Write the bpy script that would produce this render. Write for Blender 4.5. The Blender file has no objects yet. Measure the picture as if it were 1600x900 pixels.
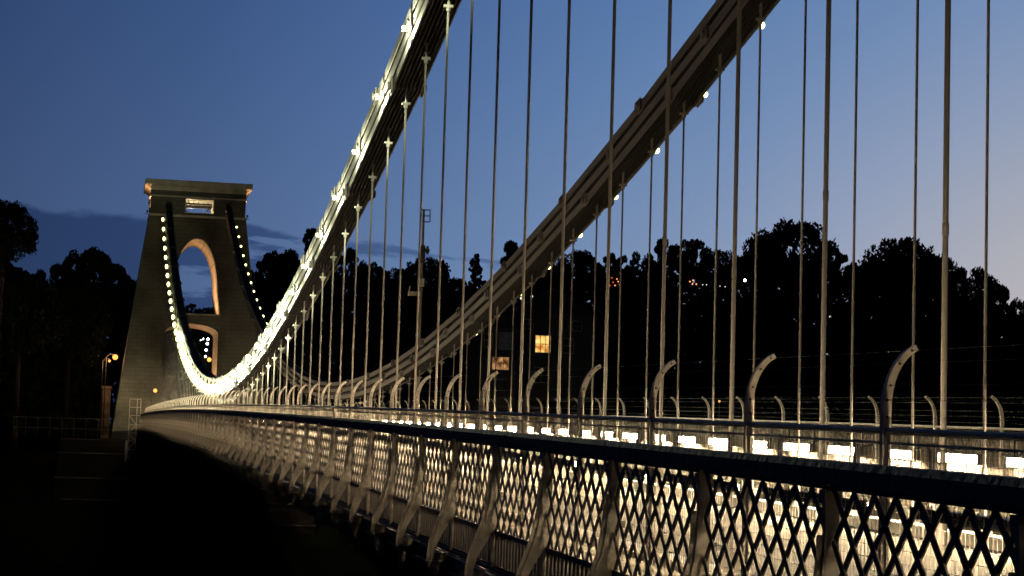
import bpy, math, random
import numpy as np
from mathutils import Vector, Matrix

R = math.radians
random.seed(7)
rng = np.random.default_rng(7)
SC = bpy.context.scene
COL = SC.collection

# ------------------------------------------------------------------ camera
F, YAW, PITCH, ROLL, ZC = 2991.17, 0.2105, 0.0792, -0.0291, 1.2836
cy, sy = math.cos(YAW), math.sin(YAW)
cp, sp = math.cos(PITCH), math.sin(PITCH)
cr, sr = math.cos(ROLL), math.sin(ROLL)
fwd = Vector((sy*cp, cy*cp, sp)); up0 = Vector((-sy*sp, -cy*sp, cp)); rt0 = Vector((cy, -sy, 0))
rt = rt0*cr - up0*sr; up = rt0*sr + up0*cr
CAM = Vector((0, 0, ZC))
cam_d = bpy.data.cameras.new('camera'); cam = bpy.data.objects.new('camera', cam_d); COL.objects.link(cam)
cam_d.sensor_width = 36; cam_d.lens = F/1600*36; cam_d.clip_start = .1; cam_d.clip_end = 6000
m = Matrix((rt, up, -fwd)).transposed().to_4x4(); m.translation = CAM
cam.matrix_world = m
SC.camera = cam

def at(x, y, Y):
    """the point at distance Y along the bridge that a sight line meets"""
    u = (x-800)/F; v = -(y-450)/F
    d = fwd + rt*u + up*v
    return CAM + d*(Y/d.y)

# ------------------------------------------------------------------ dusk sky
W = bpy.data.worlds.new('World'); SC.world = W; W.use_nodes = True
nt = W.node_tree; N = nt.nodes; L = nt.links
N.clear()
def nd(t, **k):
    n = N.new(t)
    for a, b in k.items(): setattr(n, a, b)
    return n
def mth(op, a, b=None, c=None, clamp=False):
    n = nd('ShaderNodeMath', operation=op); n.use_clamp = clamp
    for i, v in enumerate((a, b, c)):
        if v is None: continue
        if isinstance(v, (int, float)): n.inputs[i].default_value = v
        else: L.new(v, n.inputs[i])
    return n.outputs[0]
def srgb(r, g, b):
    f = lambda c: (c/255/12.92) if c/255 <= .04045 else ((c/255+.055)/1.055)**2.4
    return (f(r), f(g), f(b), 1)
def smooth(v, a, b):
    n = nd('ShaderNodeMapRange', interpolation_type='SMOOTHSTEP'); L.new(v, n.inputs[0])
    n.inputs[1].default_value = a; n.inputs[2].default_value = b
    return n.outputs[0]
tc = nd('ShaderNodeTexCoord')
glow_az, glow_el = R(36), R(-2)
gd = (math.sin(glow_az)*math.cos(glow_el), math.cos(glow_az)*math.cos(glow_el), math.sin(glow_el))
dot = nd('ShaderNodeVectorMath', operation='DOT_PRODUCT'); L.new(tc.outputs['Generated'], dot.inputs[0]); dot.inputs[1].default_value = gd
ang = mth('ARCCOSINE', mth('MINIMUM', mth('MAXIMUM', dot.outputs['Value'], -1), 1))
deg = mth('MULTIPLY', ang, 180/math.pi/180)
ramp = nd('ShaderNodeValToRGB'); L.new(deg, ramp.inputs[0])
stops = [(0, (196,186,180)), (8, (176,176,186)), (12, (160,167,186)), (16, (140,156,190)), (20, (118,143,186)), (25, (98,128,176)), (31, (80,108,158)), (36, (66,91,138)),
         (42, (53,74,116)), (55, (38,54,90)), (80, (20,29,50)), (120, (9,12,22)), (180, (6,8,15))]
els = ramp.color_ramp.elements
while len(els) > 1: els.remove(els[0])
els[0].position = 0; els[0].color = srgb(*stops[0][1])
for d, c in stops[1:]:
    e = els.new(d/180); e.color = srgb(*c)
sep = nd('ShaderNodeSeparateXYZ'); L.new(tc.outputs['Generated'], sep.inputs[0])
az = mth('ARCTAN2', sep.outputs[0], sep.outputs[1]); el = mth('ARCSINE', sep.outputs[2])
# low cloud bank: streaky noise in azimuth and elevation
cv = nd('ShaderNodeCombineXYZ'); L.new(mth('MULTIPLY', az, 10), cv.inputs[0]); L.new(mth('ADD', mth('MULTIPLY', el, 62), mth('MULTIPLY', az, 3.5)), cv.inputs[1]); cv.inputs[2].default_value = 3.3
nz = nd('ShaderNodeTexNoise'); L.new(cv.outputs[0], nz.inputs['Vector']); nz.inputs['Scale'].default_value = 1.15; nz.inputs['Detail'].default_value = 7; nz.inputs['Roughness'].default_value = .55
cv2 = nd('ShaderNodeCombineXYZ'); L.new(mth('MULTIPLY', az, 22), cv2.inputs[0]); L.new(mth('MULTIPLY', el, 30), cv2.inputs[1])
nz2 = nd('ShaderNodeTexNoise'); L.new(cv2.outputs[0], nz2.inputs['Vector']); nz2.inputs['Scale'].default_value = 1.0; nz2.inputs['Detail'].default_value = 4
nn = mth('ADD', nz.outputs[0], mth('MULTIPLY', mth('SUBTRACT', nz2.outputs[0], .5), .12))
azl = smooth(az, .30, .02)                         # less cloud towards the right
elt = mth('SUBTRACT', mth('SUBTRACT', .1105, mth('MULTIPLY', az, .06)), el)   # below the cloud ceiling
elw = mth('ADD', elt, mth('MULTIPLY', mth('SUBTRACT', nz2.outputs[0], .5), .022))
band = smooth(elw, -.0005, .0035)
lowband = smooth(el, .02, .06)
bankl = smooth(az, .04, -.01)                       # the solid bank on the left
thr = mth('SUBTRACT', mth('SUBTRACT', .66, mth('MULTIPLY', azl, .235)), mth('MULTIPLY', bankl, .24))
cl = nd('ShaderNodeMapRange', interpolation_type='SMOOTHSTEP'); L.new(mth('SUBTRACT', nn, thr), cl.inputs[0]); cl.inputs[1].default_value = -.015; cl.inputs[2].default_value = .05
mask = mth('MULTIPLY', mth('MULTIPLY', cl.outputs[0], band), mth('ADD', mth('MULTIPLY', azl, .45), .42), clamp=True)
ccol = nd('ShaderNodeMix', data_type='RGBA', blend_type='MULTIPLY'); ccol.inputs[0].default_value = 1
L.new(ramp.outputs[0], ccol.inputs[6]); ccol.inputs[7].default_value = (.30, .37, .50, 1)
mix = nd('ShaderNodeMix', data_type='RGBA'); L.new(mask, mix.inputs[0]); L.new(ramp.outputs[0], mix.inputs[6]); L.new(ccol.outputs[2], mix.inputs[7])
hz = nd('ShaderNodeMix', data_type='RGBA'); L.new(smooth(el, .05, .26), hz.inputs[0]); hz.inputs[6].default_value = (1.36, 1.22, 1.05, 1); hz.inputs[7].default_value = (.84, .95, .99, 1)
fin = nd('ShaderNodeMix', data_type='RGBA', blend_type='MULTIPLY'); fin.inputs[0].default_value = 1; L.new(mix.outputs[2], fin.inputs[6]); L.new(hz.outputs[2], fin.inputs[7])
bg = nd('ShaderNodeBackground'); L.new(fin.outputs[2], bg.inputs[0]); bg.inputs[1].default_value = .92
wo = nd('ShaderNodeOutputWorld'); L.new(bg.outputs[0], wo.inputs[0])

SC.view_settings.view_transform = 'Standard'; SC.view_settings.look = 'None'
SC.view_settings.exposure = 0; SC.view_settings.gamma = 1; SC.view_settings.use_curve_mapping = False
SC.render.engine = 'CYCLES'
SC.cycles.max_bounces = 5; SC.cycles.diffuse_bounces = 2; SC.cycles.glossy_bounces = 2; SC.cycles.transmission_bounces = 2
SC.cycles.use_light_tree = True; SC.cycles.sample_clamp_indirect = 3; SC.cycles.sample_clamp_direct = 0

LAMP_L = 300.0       # deck strip lamps
LAMP_F = 760.0      # the same on the far side, aimed at the footway
BULB_L = 6.0        # chain lamps
WARM = (1.0, .745, .44, 1)
BULBC = (1.0, .98, .34, 1)
CHAIN_W = 1250.0

# ------------------------------------------------------------------ materials
MATS = {}
def mat(name, col, rough=.6, metal=0, var=.15, scale=3., bump=0., spec=.5, col2=None):
    if name in MATS: return MATS[name]
    m = bpy.data.materials.new(name); m.use_nodes = True
    t = m.node_tree; b = t.nodes['Principled BSDF']
    tx = t.nodes.new('ShaderNodeTexCoord')
    nz = t.nodes.new('ShaderNodeTexNoise'); nz.inputs['Scale'].default_value = scale; nz.inputs['Detail'].default_value = 6
    t.links.new(tx.outputs['Object'], nz.inputs['Vector'])
    rp = t.nodes.new('ShaderNodeValToRGB'); t.links.new(nz.outputs[0], rp.inputs[0])
    c2 = col2 or tuple(c*(1-var*1.6) for c in col)
    rp.color_ramp.elements[0].position = .35; rp.color_ramp.elements[0].color = (*c2, 1)
    rp.color_ramp.elements[1].position = .65; rp.color_ramp.elements[1].color = (*[min(1, c*(1+var)) for c in col], 1)
    t.links.new(rp.outputs[0], b.inputs['Base Color'])
    b.inputs['Roughness'].default_value = rough; b.inputs['Metallic'].default_value = metal
    b.inputs['Specular IOR Level'].default_value = spec
    if bump:
        bp_ = t.nodes.new('ShaderNodeBump'); bp_.inputs['Strength'].default_value = bump; bp_.inputs['Distance'].default_value = .05
        t.links.new(nz.outputs[0], bp_.inputs['Height']); t.links.new(bp_.outputs[0], b.inputs['Normal'])
    MATS[name] = m; return m
def emis(name, col, s):
    if name in MATS: return MATS[name]
    m = bpy.data.materials.new(name); m.use_nodes = True
    t = m.node_tree; t.nodes.clear()
    e = t.nodes.new('ShaderNodeEmission'); e.inputs[0].default_value = col; e.inputs[1].default_value = s
    o = t.nodes.new('ShaderNodeOutputMaterial'); t.links.new(e.outputs[0], o.inputs[0])
    MATS[name] = m; return m
def masonry(name, c1, c2, mortar, bw=1.0, rh=.42):
    m = bpy.data.materials.new(name); m.use_nodes = True
    t = m.node_tree; b = t.nodes['Principled BSDF']
    tx = t.nodes.new('ShaderNodeTexCoord'); mp = t.nodes.new('ShaderNodeMapping'); mp.inputs['Rotation'].default_value = (R(90), 0, 0)
    t.links.new(tx.outputs['Object'], mp.inputs[0])
    br = t.nodes.new('ShaderNodeTexBrick'); t.links.new(mp.outputs[0], br.inputs['Vector'])
    br.inputs['Scale'].default_value = 1; br.inputs['Brick Width'].default_value = bw; br.inputs['Row Height'].default_value = rh; br.inputs['Mortar Size'].default_value = .03
    br.inputs['Color1'].default_value = (*c1, 1); br.inputs['Color2'].default_value = (*c2, 1); br.inputs['Mortar'].default_value = (*mortar, 1)
    nz = t.nodes.new('ShaderNodeTexNoise'); nz.inputs['Scale'].default_value = .35; nz.inputs['Detail'].default_value = 8; t.links.new(tx.outputs['Object'], nz.inputs['Vector'])
    rp = t.nodes.new('ShaderNodeMapRange'); t.links.new(nz.outputs[0], rp.inputs[0]); rp.inputs[1].default_value = .3; rp.inputs[2].default_value = .7; rp.inputs[3].default_value = .45; rp.inputs[4].default_value = 1.25
    mx = t.nodes.new('ShaderNodeVectorMath'); mx.operation = 'SCALE'; t.links.new(br.outputs[0], mx.inputs[0]); t.links.new(rp.outputs[0], mx.inputs['Scale'])
    t.links.new(mx.outputs[0], b.inputs['Base Color']); b.inputs['Roughness'].default_value = .9
    bp_ = t.nodes.new('ShaderNodeBump'); bp_.inputs['Strength'].default_value = .6; bp_.inputs['Distance'].default_value = .04
    t.links.new(br.outputs['Fac'], bp_.inputs['Height']); bp_.invert = True; t.links.new(bp_.outputs[0], b.inputs['Normal'])
    MATS[name] = m; return m

PAINT = mat('grey_paint', (.42, .39, .34), .5, 0, .12, 5, .05)
INNERM = mat('painted_shade_iron', (.010, .010, .010), .8, 0, .2, 3, spec=.1)  # near-black colour paints the shade between plates and under the chain
CHAINM = mat('chain_iron', (.090, .085, .084), .65, 0, .14, 1.5, .05, spec=.25)
RODM = mat('rod_iron', (.20, .19, .175), .7, 0, .2, 2, spec=.15)
GALV = mat('galvanised_steel', (.46, .43, .39), .5, .1, .15, 6)
WIREM = mat('mesh_wire', (.42, .39, .35), .5, .2, .1, 6)
DARKP = mat('dark_paint', (.045, .045, .05), .5, 0, .3, 5)
LATT = mat('lattice_iron', (.085, .075, .07), .5, 0, .25, 8)
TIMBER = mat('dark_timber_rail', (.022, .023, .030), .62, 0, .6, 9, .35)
DECKT = mat('deck_boards', (.30, .27, .23), .85, 0, .2, 1.2)
ROADM = mat('road_surface', (.24, .22, .19), .9, 0, .15, 1.0, .1)
STONE = masonry('tower_stone', (.155, .15, .115), (.14, .13, .10), (.10, .095, .075))
STONE2 = mat('dressed_stone', (.60, .55, .45), .85, 0, .15, .8, .2)
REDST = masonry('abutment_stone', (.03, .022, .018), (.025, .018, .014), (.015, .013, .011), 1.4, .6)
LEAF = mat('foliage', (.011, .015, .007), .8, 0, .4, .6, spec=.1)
BARK = mat('bark', (.018, .015, .012), .9, 0, .3, 4, spec=.1)
GRASSM = mat('hill_ground', (.016, .020, .010), .95, 0, .3, .05, spec=0)
WATERM = mat('river_water', (.02, .025, .02), .08, 0, .2, .1)
PLASTER = mat('house_render', (.12, .12, .13), .9, 0, .15, .5)
SLATE = mat('roof_slate', (.05, .05, .055), .7, 0, .3, 2)
GLASSD = mat('dark_glass', (.05, .06, .08), .1, 0, .1, 1)
LAMPE = emis('strip_lamp_light', WARM, LAMP_L)
LAMPF = emis('far_strip_lamp_light', WARM, LAMP_F)
BULBE = emis('chain_lamp_light', BULBC, BULB_L)
SODE = emis('sodium_light', (1, .34, .07, 1), 2.6)
WHITEE = emis('white_light', (.85, .9, 1, 1), 14)
def lit_room(name, c1, c2, s_):
    m = emis(name, c1, s_); t = m.node_tree; e = t.nodes['Emission']
    tx = t.nodes.new('ShaderNodeTexCoord'); nz = t.nodes.new('ShaderNodeTexNoise'); nz.inputs['Scale'].default_value = .9; nz.inputs['Detail'].default_value = 2
    t.links.new(tx.outputs['Object'], nz.inputs['Vector']); rp = t.nodes.new('ShaderNodeValToRGB'); t.links.new(nz.outputs[0], rp.inputs[0])
    rp.color_ramp.elements[0].position = .40; rp.color_ramp.elements[0].color = c2; rp.color_ramp.elements[1].position = .62; rp.color_ramp.elements[1].color = c1
    t.links.new(rp.outputs[0], e.inputs[0]); return m
WINE = lit_room('window_light', (1, .66, .20, 1), (.45, .16, .02, 1), 1.35)
WINE2 = lit_room('window_light_dim', (1, .50, .20, 1), (.12, .04, .012, 1), .62)
REDE = emis('red_light', (1, .12, .03, 1), .9)

for m in (LAMPE, LAMPF):
    t = m.node_tree; e = t.nodes['Emission']; base_s = e.inputs[1].default_value
    tx = t.nodes.new('ShaderNodeTexCoord'); sx = t.nodes.new('ShaderNodeSeparateXYZ'); t.links.new(tx.outputs['Generated'], sx.inputs[0])
    def tm(op, a, b):
        n = t.nodes.new('ShaderNodeMath'); n.operation = op
        for i, v in enumerate((a, b)):
            if isinstance(v, (int, float)): n.inputs[i].default_value = v
            else: t.links.new(v, n.inputs[i])
        return n.outputs[0]
    u = tm('ABSOLUTE', tm('SUBTRACT', sx.outputs[1], .5), 0)
    mr = t.nodes.new('ShaderNodeMapRange'); mr.interpolation_type = 'SMOOTHSTEP'; t.links.new(u, mr.inputs[0]); mr.inputs[1].default_value = .5; mr.inputs[2].default_value = .45; mr.inputs[3].default_value = .15; mr.inputs[4].default_value = 1
    oi = t.nodes.new('ShaderNodeObjectInfo'); rv = tm('ADD', tm('MULTIPLY', oi.outputs['Random'], .5), .72)
    t.links.new(tm('MULTIPLY', tm('MULTIPLY', mr.outputs[0], rv), base_s), e.inputs[1])

# ------------------------------------------------------------------ mesh helpers
class MB:
    def __init__(s): s.v = []; s.f = []
    def add(s, vs, fs):
        o = len(s.v); s.v += [tuple(v) for v in vs]; s.f += [tuple(i+o for i in f) for f in fs]
    def box(s, x0, x1, y0, y1, z0, z1):
        s.add([(x0,y0,z0),(x1,y0,z0),(x1,y1,z0),(x0,y1,z0),(x0,y0,z1),(x1,y0,z1),(x1,y1,z1),(x0,y1,z1)],
              [(0,3,2,1),(4,5,6,7),(0,1,5,4),(1,2,6,5),(2,3,7,6),(3,0,4,7)])
    def bar(s, p, q, w, h, upv=(0,0,1)):
        p = Vector(p); q = Vector(q); d = (q-p).normalized(); a = d.cross(Vector(upv))
        if a.length < 1e-4: a = d.cross(Vector((1,0,0)))
        a.normalize(); b = a.cross(d); a *= w/2; b *= h/2
        s.add([p-a-b,p+a-b,p+a+b,p-a+b,q-a-b,q+a-b,q+a+b,q-a+b], [(0,1,2,3),(7,6,5,4),(0,4,5,1),(1,5,6,2),(2,6,7,3),(3,7,4,0)])
    def tube(s, pts, rs, n=8, caps=True):
        pts = [Vector(p) for p in pts]
        if isinstance(rs, (int, float)): rs = [rs]*len(pts)
        o = len(s.v); k = len(pts)
        for i, p in enumerate(pts):
            d = (pts[min(i+1, k-1)]-pts[max(i-1, 0)]).normalized()
            a = d.cross(Vector((0,0,1)))
            if a.length < 1e-3: a = d.cross(Vector((0,1,0)))
            a.normalize(); b = d.cross(a)
            for j in range(n):
                t = 2*math.pi*j/n; s.v.append(tuple(p + (a*math.cos(t)+b*math.sin(t))*rs[i]))
        for i in range(k-1):
            for j in range(n):
                j2 = (j+1) % n; s.f.append((o+i*n+j, o+i*n+j2, o+(i+1)*n+j2, o+(i+1)*n+j))
        if caps:
            s.f.append(tuple(o+j for j in reversed(range(n)))); s.f.append(tuple(o+(k-1)*n+j for j in range(n)))
    def prism(s, poly, y0, y1, axis='y'):
        """closed polygon in (x,z) extruded along y (or (y,z) along x)"""
        n = len(poly)
        P = (lambda a, b, t: (a, t, b)) if axis == 'y' else (lambda a, b, t: (t, a, b))
        s.add([P(a, b, y0) for a, b in poly]+[P(a, b, y1) for a, b in poly],
              [tuple(range(n)), tuple(reversed(range(n, 2*n)))]+[(i, i+n, (i+1) % n+n, (i+1) % n) for i in range(n)])
    def sweep(s, prof, ys, zf, cap=True):
        """profile in (x,z) carried along y with height zf(y)"""
        o = len(s.v); n = len(prof)
        for y in ys:
            z = zf(y)
            for a, b in prof: s.v.append((a, y, b+z))
        for i in range(len(ys)-1):
            for j in range(n):
                j2 = (j+1) % n; s.f.append((o+i*n+j, o+(i+1)*n+j, o+(i+1)*n+j2, o+i*n+j2))
        if cap:
            s.f.append(tuple(o+j for j in range(n))); s.f.append(tuple(o+(len(ys)-1)*n+j for j in reversed(range(n))))
    def sphere(s, c, r, n=10, m=6):
        o = len(s.v); c = Vector(c)
        for i in range(m+1):
            t = math.pi*i/m
            for j in range(n):
                p = 2*math.pi*j/n; s.v.append(tuple(c+Vector((math.sin(t)*math.cos(p), math.sin(t)*math.sin(p), math.cos(t)))*r))
        for i in range(m):
            for j in range(n):
                j2 = (j+1) % n; s.f.append((o+i*n+j, o+(i+1)*n+j, o+(i+1)*n+j2, o+i*n+j2))
    def mesh(s, name, material, smooth_=False):
        me = bpy.data.meshes.new(name); me.from_pydata(s.v, [], s.f); me.materials.append(material)
        if smooth_: me.polygons.foreach_set('use_smooth', [True]*len(me.polygons))
        me.update(); return me
def link(name, me, parent=None, loc=(0,0,0), rot=(0,0,0), scale=None, hide=False):
    o = bpy.data.objects.new(name, me); COL.objects.link(o); o.location = loc; o.rotation_euler = rot
    if scale: o.scale = scale
    if parent: o.parent = parent
    return o
def tag(o, label, cat, group=None):
    o['label'] = label; o['category'] = cat
    if group: o['group'] = group
    return o
def thing(name, label, cat, loc=(0,0,0), rot=(0,0,0), group=None):
    return tag(link(name, None, None, loc, rot), label, cat, group)
def struct(name, mb, m):
    o = link(name, mb.mesh(name, m)); o['kind'] = 'structure'; return o
ORD = ['first','second','third','fourth','fifth','sixth','seventh','eighth','ninth','tenth','eleventh','twelfth','thirteenth','fourteenth','fifteenth','sixteenth','seventeenth','eighteenth','nineteenth','twentieth']

# ------------------------------------------------------------------ bridge lines (all metres)
S = 2.44
XL, XM, XC, XF, XM2, XL2 = 4.265, 4.541, 6.134, 12.182, 13.76, 14.05      # near lattice, near mesh, near chain, far chain, far mesh, far lattice
XMID = (XC+XF)/2
YC, Z0, KN = 94.24, 3.067, .0019
def zch(y): return Z0+KN*(y-YC)**2
def base(y):
    t = (y-170.57)/107.
    return .5341*(1-t*t)+.2257*t+.72
YT = 198.05                                                       # front face of the tower
def slope(y): return math.atan((base(y+.5)-base(y-.5)))

# ------------------------------------------------------------------ ground, gorge, river
def ground_h(x, y):
    # plateau behind the tower, gorge under the bridge, hill on the right
    t = min(1, max(0, (y-150-.10*max(x, 0))/48)); t = t*t*(3-2*t)
    t2 = min(1, max(0, (8-y)/30))
    z = -72+t*70+t2*68
    if y > 190:
        far = min(1, max(0, (y-205)/70))
        z += far*(7+min(1, max(0, (x-14)/35))*9)
    z += 1.2*math.sin(x*.05+1)*math.cos(y*.043)+.6*math.sin(x*.13)*math.sin(y*.11+2)
    if y > 186 and -2 < x < 22: z = min(z, .6)
    if abs(z+72) < 3 and 25 < y < 150: z = -72
    return z
g = MB(); NX, NY = 150, 150
xs = np.concatenate([np.linspace(-2500, -220, 12), np.linspace(-200, 320, 126), np.linspace(350, 2500, 12)])
ys = np.concatenate([np.linspace(-900, -60, 10), np.linspace(-50, 420, 126), np.linspace(450, 4500, 14)])
for y in ys:
    for x in xs: g.v.append((x, y, ground_h(x, y)))
for j in range(len(ys)-1):
    for i in range(len(xs)-1):
        a = j*len(xs)+i; g.f.append((a, a+1, a+1+len(xs), a+len(xs)))
struct('ground', g, GRASSM)
w = MB(); w.add([(-400, 62, -71.4), (400, 52, -71.4), (400, 112, -71.4), (-400, 122, -71.4)], [(0, 1, 2, 3)])
struct('river_water', w, WATERM)

# ------------------------------------------------------------------ deck and carriageway
ysd = [float(v) for v in np.arange(2.0, 236.0, 2.0)]
def zb(y): return base(min(y, 205))
deck = thing('bridge_deck', 'long cambered iron and timber deck of the bridge running to the stone tower', 'bridge deck')
mb = MB(); mb.sweep([(XL-.06, -.02), (XL-.06, -.16), (XL2+.06, -.16), (XL2+.06, -.02)], ysd, zb); link('deck_slab', mb.mesh('deck_slab', DECKT), deck)
mb = MB(); mb.sweep([(XC+.16, .03), (XC+.16, .0), (XF-.16, .0), (XF-.16, .03)], ysd, zb)
o = link('road', mb.mesh('road', ROADM)); o['kind'] = 'structure'
for X in (XC, XF):
    mb = MB()
    mb.sweep([(X-.15, .20), (X-.15, .16), (X+.15, .16), (X+.15, .20)], ysd, zb)
    mb.sweep([(X-.02, .16), (X-.02, -.70), (X+.02, -.70), (X+.02, .16)], ysd, zb)
    mb.sweep([(X-.15, -.70), (X-.15, -.74), (X+.15, -.74), (X+.15, -.70)], ysd, zb)
    link('girder', mb.mesh('girder', PAINT), deck)
cg = MB(); cg.box(XL-.1, XL2+.1, -.06, .06, -.24, -.18); cg.box(XL+.5, XL2-.5, -.05, .05, -.8, -.74)
xx = np.linspace(XL+.5, XL2-.5, 13)
for i in range(12):
    a, b = (-.24, -.74) if i % 2 else (-.74, -.24)
    cg.bar((xx[i], 0, a), (xx[i+1], 0, b), .05, .05)
cgm = cg.mesh('cross_girder', PAINT)
for i in range(78):
    y = 8.3+S*i; link('cross_girder', cgm, deck, (0, y, base(y)))
mb = MB(); mb.sweep([(XL-.03, .02), (XL-.03, -.25), (XL+.03, -.25), (XL+.03, .02)], [y for y in ysd if y < 197], zb)
mb.sweep([(XL2-.03, .02), (XL2-.03, -.25), (XL2+.03, -.25), (XL2+.03, .02)], [y for y in ysd if y < 197], zb)
link('edge_beam', mb.mesh('edge_beam', LATT), deck)
mb = MB(); mb.sweep([(XL-.10, -.035), (XL-.10, -.05), (XL-.031, -.05), (XL-.031, -.035)], [y for y in ysd if y < 197], zb); mb.sweep([(XL-.085, -.235), (XL-.085, -.25), (XL-.031, -.25), (XL-.031, -.235)], [y for y in ysd if y < 197], zb)
link('edge_flange', mb.mesh('edge_flange', mat('flange_paint', (.6, .55, .47), .55)), deck)
# service ducts and skirting along the inside of the far parapet
mb = MB(); mb.sweep([(XM2-.16, .56), (XM2-.16, .40), (XM2-.05, .40), (XM2-.05, .56)], ysd, zb); mb.sweep([(XM2-.12, .28), (XM2-.12, .20), (XM2-.05, .20), (XM2-.05, .28)], ysd, zb)
link('service_duct', mb.mesh('service_duct', PAINT), deck)
mb = MB(); mb.sweep([(XM2-.06, .15), (XM2-.06, .012), (XM2-.03, .012), (XM2-.03, .15)], ysd, zb); mb.sweep([(XL2-.05, 1.30), (XL2-.05, .78), (XL2-.035, .78), (XL2-.035, 1.30)], [y for y in ysd if y < 196], zb)
link('skirting', mb.mesh('skirting', mat('brown_boards', (.13, .11, .085), .8, 0, .3, 3)), deck)
# board joints and kerb lines on the footways
mb = MB()
for X0, X1 in ((XM+.1, XC-.2), (XF+.2, XM2-.1)):
    n = 8
    for k in range(n):
        a = X0+(X1-X0)*k/n; b = a+(X1-X0)/n-.015
        mb.sweep([(a, .012), (a, -.019), (b, -.019), (b, .012)], ysd, zb)
link('footway_boards', mb.mesh('footway_boards', DECKT), deck)

# ------------------------------------------------------------------ lattice parapets
Y0P = 8.30; NB = 77
def lattice_mesh():
    m_ = MB(); w_, zt, zl = S-.07, 1.33, .40
    n = 8; px = w_/n; rows = 3; pz = (zt-zl)/rows
    for sgn, off in ((1, -.006), (-1, .006)):
        for k in range(-rows, n+rows+1):
            # a diagonal starting at bottom (u=k*px) going up with slope
            u0 = k*px; u1 = u0+sgn*rows*px
            a, b, za, zb_ = u0, u1, zl, zt
            lo, hi = 0, w_
            if a < lo: t = (lo-a)/(b-a) if b != a else 2; za, a = zl+t*(zt-zl), lo
            elif a > hi: t = (hi-a)/(b-a) if b != a else 2; za, a = zl+t*(zt-zl), hi
            if za >= zt-.01 or za < zl-.001: continue
            if b < lo: t = (lo-u0)/(u1-u0); zb_, b = zl+t*(zt-zl), lo
            elif b > hi: t = (hi-u0)/(u1-u0); zb_, b = zl+t*(zt-zl), hi
            if abs(a-b) < .02: continue
            m_.bar((off, a+.035, za), (off, b+.035, zb_), .010, .046, (1, 0, 0)) if False else m_.bar((off, a+.035, za), (off, b+.035, zb_), .050, .010, (1, 0, 0))
    m_.box(-.014, .014, .035, S-.035, zl-.03, zl+.02)
    m_.box(-.014, .014, .035, S-.035, .0, .05)
    m_.box(-.02, .02, .035, S-.035, zt-.01, 1.357)
    for k in range(2*n):
        y = .035+(k+.5)*w_/(2*n); m_.box(-.008, .008, y-.040, y+.040, .05, zl-.03)
    return m_.mesh('lattice_panel', LATT)
LATM = lattice_mesh()
def post_mesh():
    m_ = MB(); m_.box(-.045, .045, -.02, .02, -.10, 1.355); m_.box(-.03, .03, .02, .055, -.1, 1.30)
    m_.box(-.055, .055, -.035, .06, 1.25, 1.32)
    for z in (.35, .8): m_.box(.045, .10, -.025, .025, z-.03, z+.03)
    return m_.mesh('post', mat('post_paint', (.25, .232, .205), .55, 0, .25, 7, .1))
POSTM = post_mesh()
BRKM = mat('bracket_paint', (.25, .232, .205), .55, 0, .25, 7, .1)
def bracket_mesh(sg=-1):
    # S-shaped outrigger leg, ledge beam and quarter-round knee below it
    lv = [(1.05, -.047, -.030), (.98, -.050, -.030), (.89, -.055, -.030), (.77, -.065, -.030), (.66, -.080, -.030), (.55, -.103, -.032), (.45, -.136, -.036), (.37, -.166, -.048),
          (.29, -.198, -.088), (.21, -.228, -.136), (.14, -.250, -.174), (.07, -.265, -.203), (.0, -.274, -.224), (-.12, -.280, -.240)]
    m_ = MB(); vs = []
    for y in (-.022, .022):
        for z, a, b in lv: vs += [(-sg*a, y, z), (-sg*b, y, z)]
    n = len(lv)-1; h = 2*(n+1); fs = []
    for k in range(n):
        i = 2*k
        fs += [(i, i+1, i+3, i+2), (h+i, h+i+2, h+i+3, h+i+1), (i, i+2, h+i+2, h+i), (i+1, h+i+1, h+i+3, i+3)]
    fs += [(0, h, h+1, 1), (2*n, 2*n+1, h+2*n+1, h+2*n)]
    m_.add(vs, fs)
    # outer flange following the leg edge
    for (z0, a0, _), (z1, a1, _) in zip(lv[:-1], lv[1:]): m_.bar((-sg*(a0-.004), 0, z0), (-sg*(a1-.004), 0, z1), .008, .075, (1, 0, 0))
    x0, x1 = sorted((-sg*-.238, -sg*-.03))
    m_.box(x0, x1, -.018, .018, -.12, -.02)
    x0, x1 = sorted((-sg*-.295, -sg*-.03)); m_.box(x0, x1, -.045, .045, -.137, -.12)
    kp = [(-.275, -.137)]+[(-.03-.245*math.cos(t), -.137-.30*math.sin(t)) for t in [R(q) for q in range(10, 91, 10)]]+[(-.03, -.137)]
    kp = [(-sg*x, z) for x, z in kp]
    m_.prism(kp, -.012, .012)
    for (xa, za), (xb, zb__) in zip(kp[:-2], kp[1:-1]): m_.bar((xa, 0, za), (xb, 0, zb__), .008, .06, (1, 0, 0))
    return m_.mesh('bracket', BRKM)
BRN, BRF = bracket_mesh(-1), bracket_mesh(1)
rail_y = [Y0P-S*1+S*k*.5 for k in range(2*NB+3)]
for X, brm, side, lab in ((XL, BRN, -1, 'dark lattice parapet with timber rail nearest the camera, S-shaped brackets along its foot'),
                          (XL2, BRF, 1, 'lattice parapet on the far edge of the deck behind the row of lamps')):
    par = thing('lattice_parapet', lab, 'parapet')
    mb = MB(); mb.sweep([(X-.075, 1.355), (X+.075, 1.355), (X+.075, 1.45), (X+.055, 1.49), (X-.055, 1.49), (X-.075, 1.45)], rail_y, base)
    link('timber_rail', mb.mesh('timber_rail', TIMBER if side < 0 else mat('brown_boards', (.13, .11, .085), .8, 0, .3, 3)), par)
    for i in range(-1, NB):
        y = Y0P+S*i; z = base(y); a = slope(y+S/2)
        p = link('post', POSTM, par, (X, y, z), scale=None)
        link('bracket', brm, p)
        link('lattice_panel', LATM, par, (X, y, z), (a, 0, 0))

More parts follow.
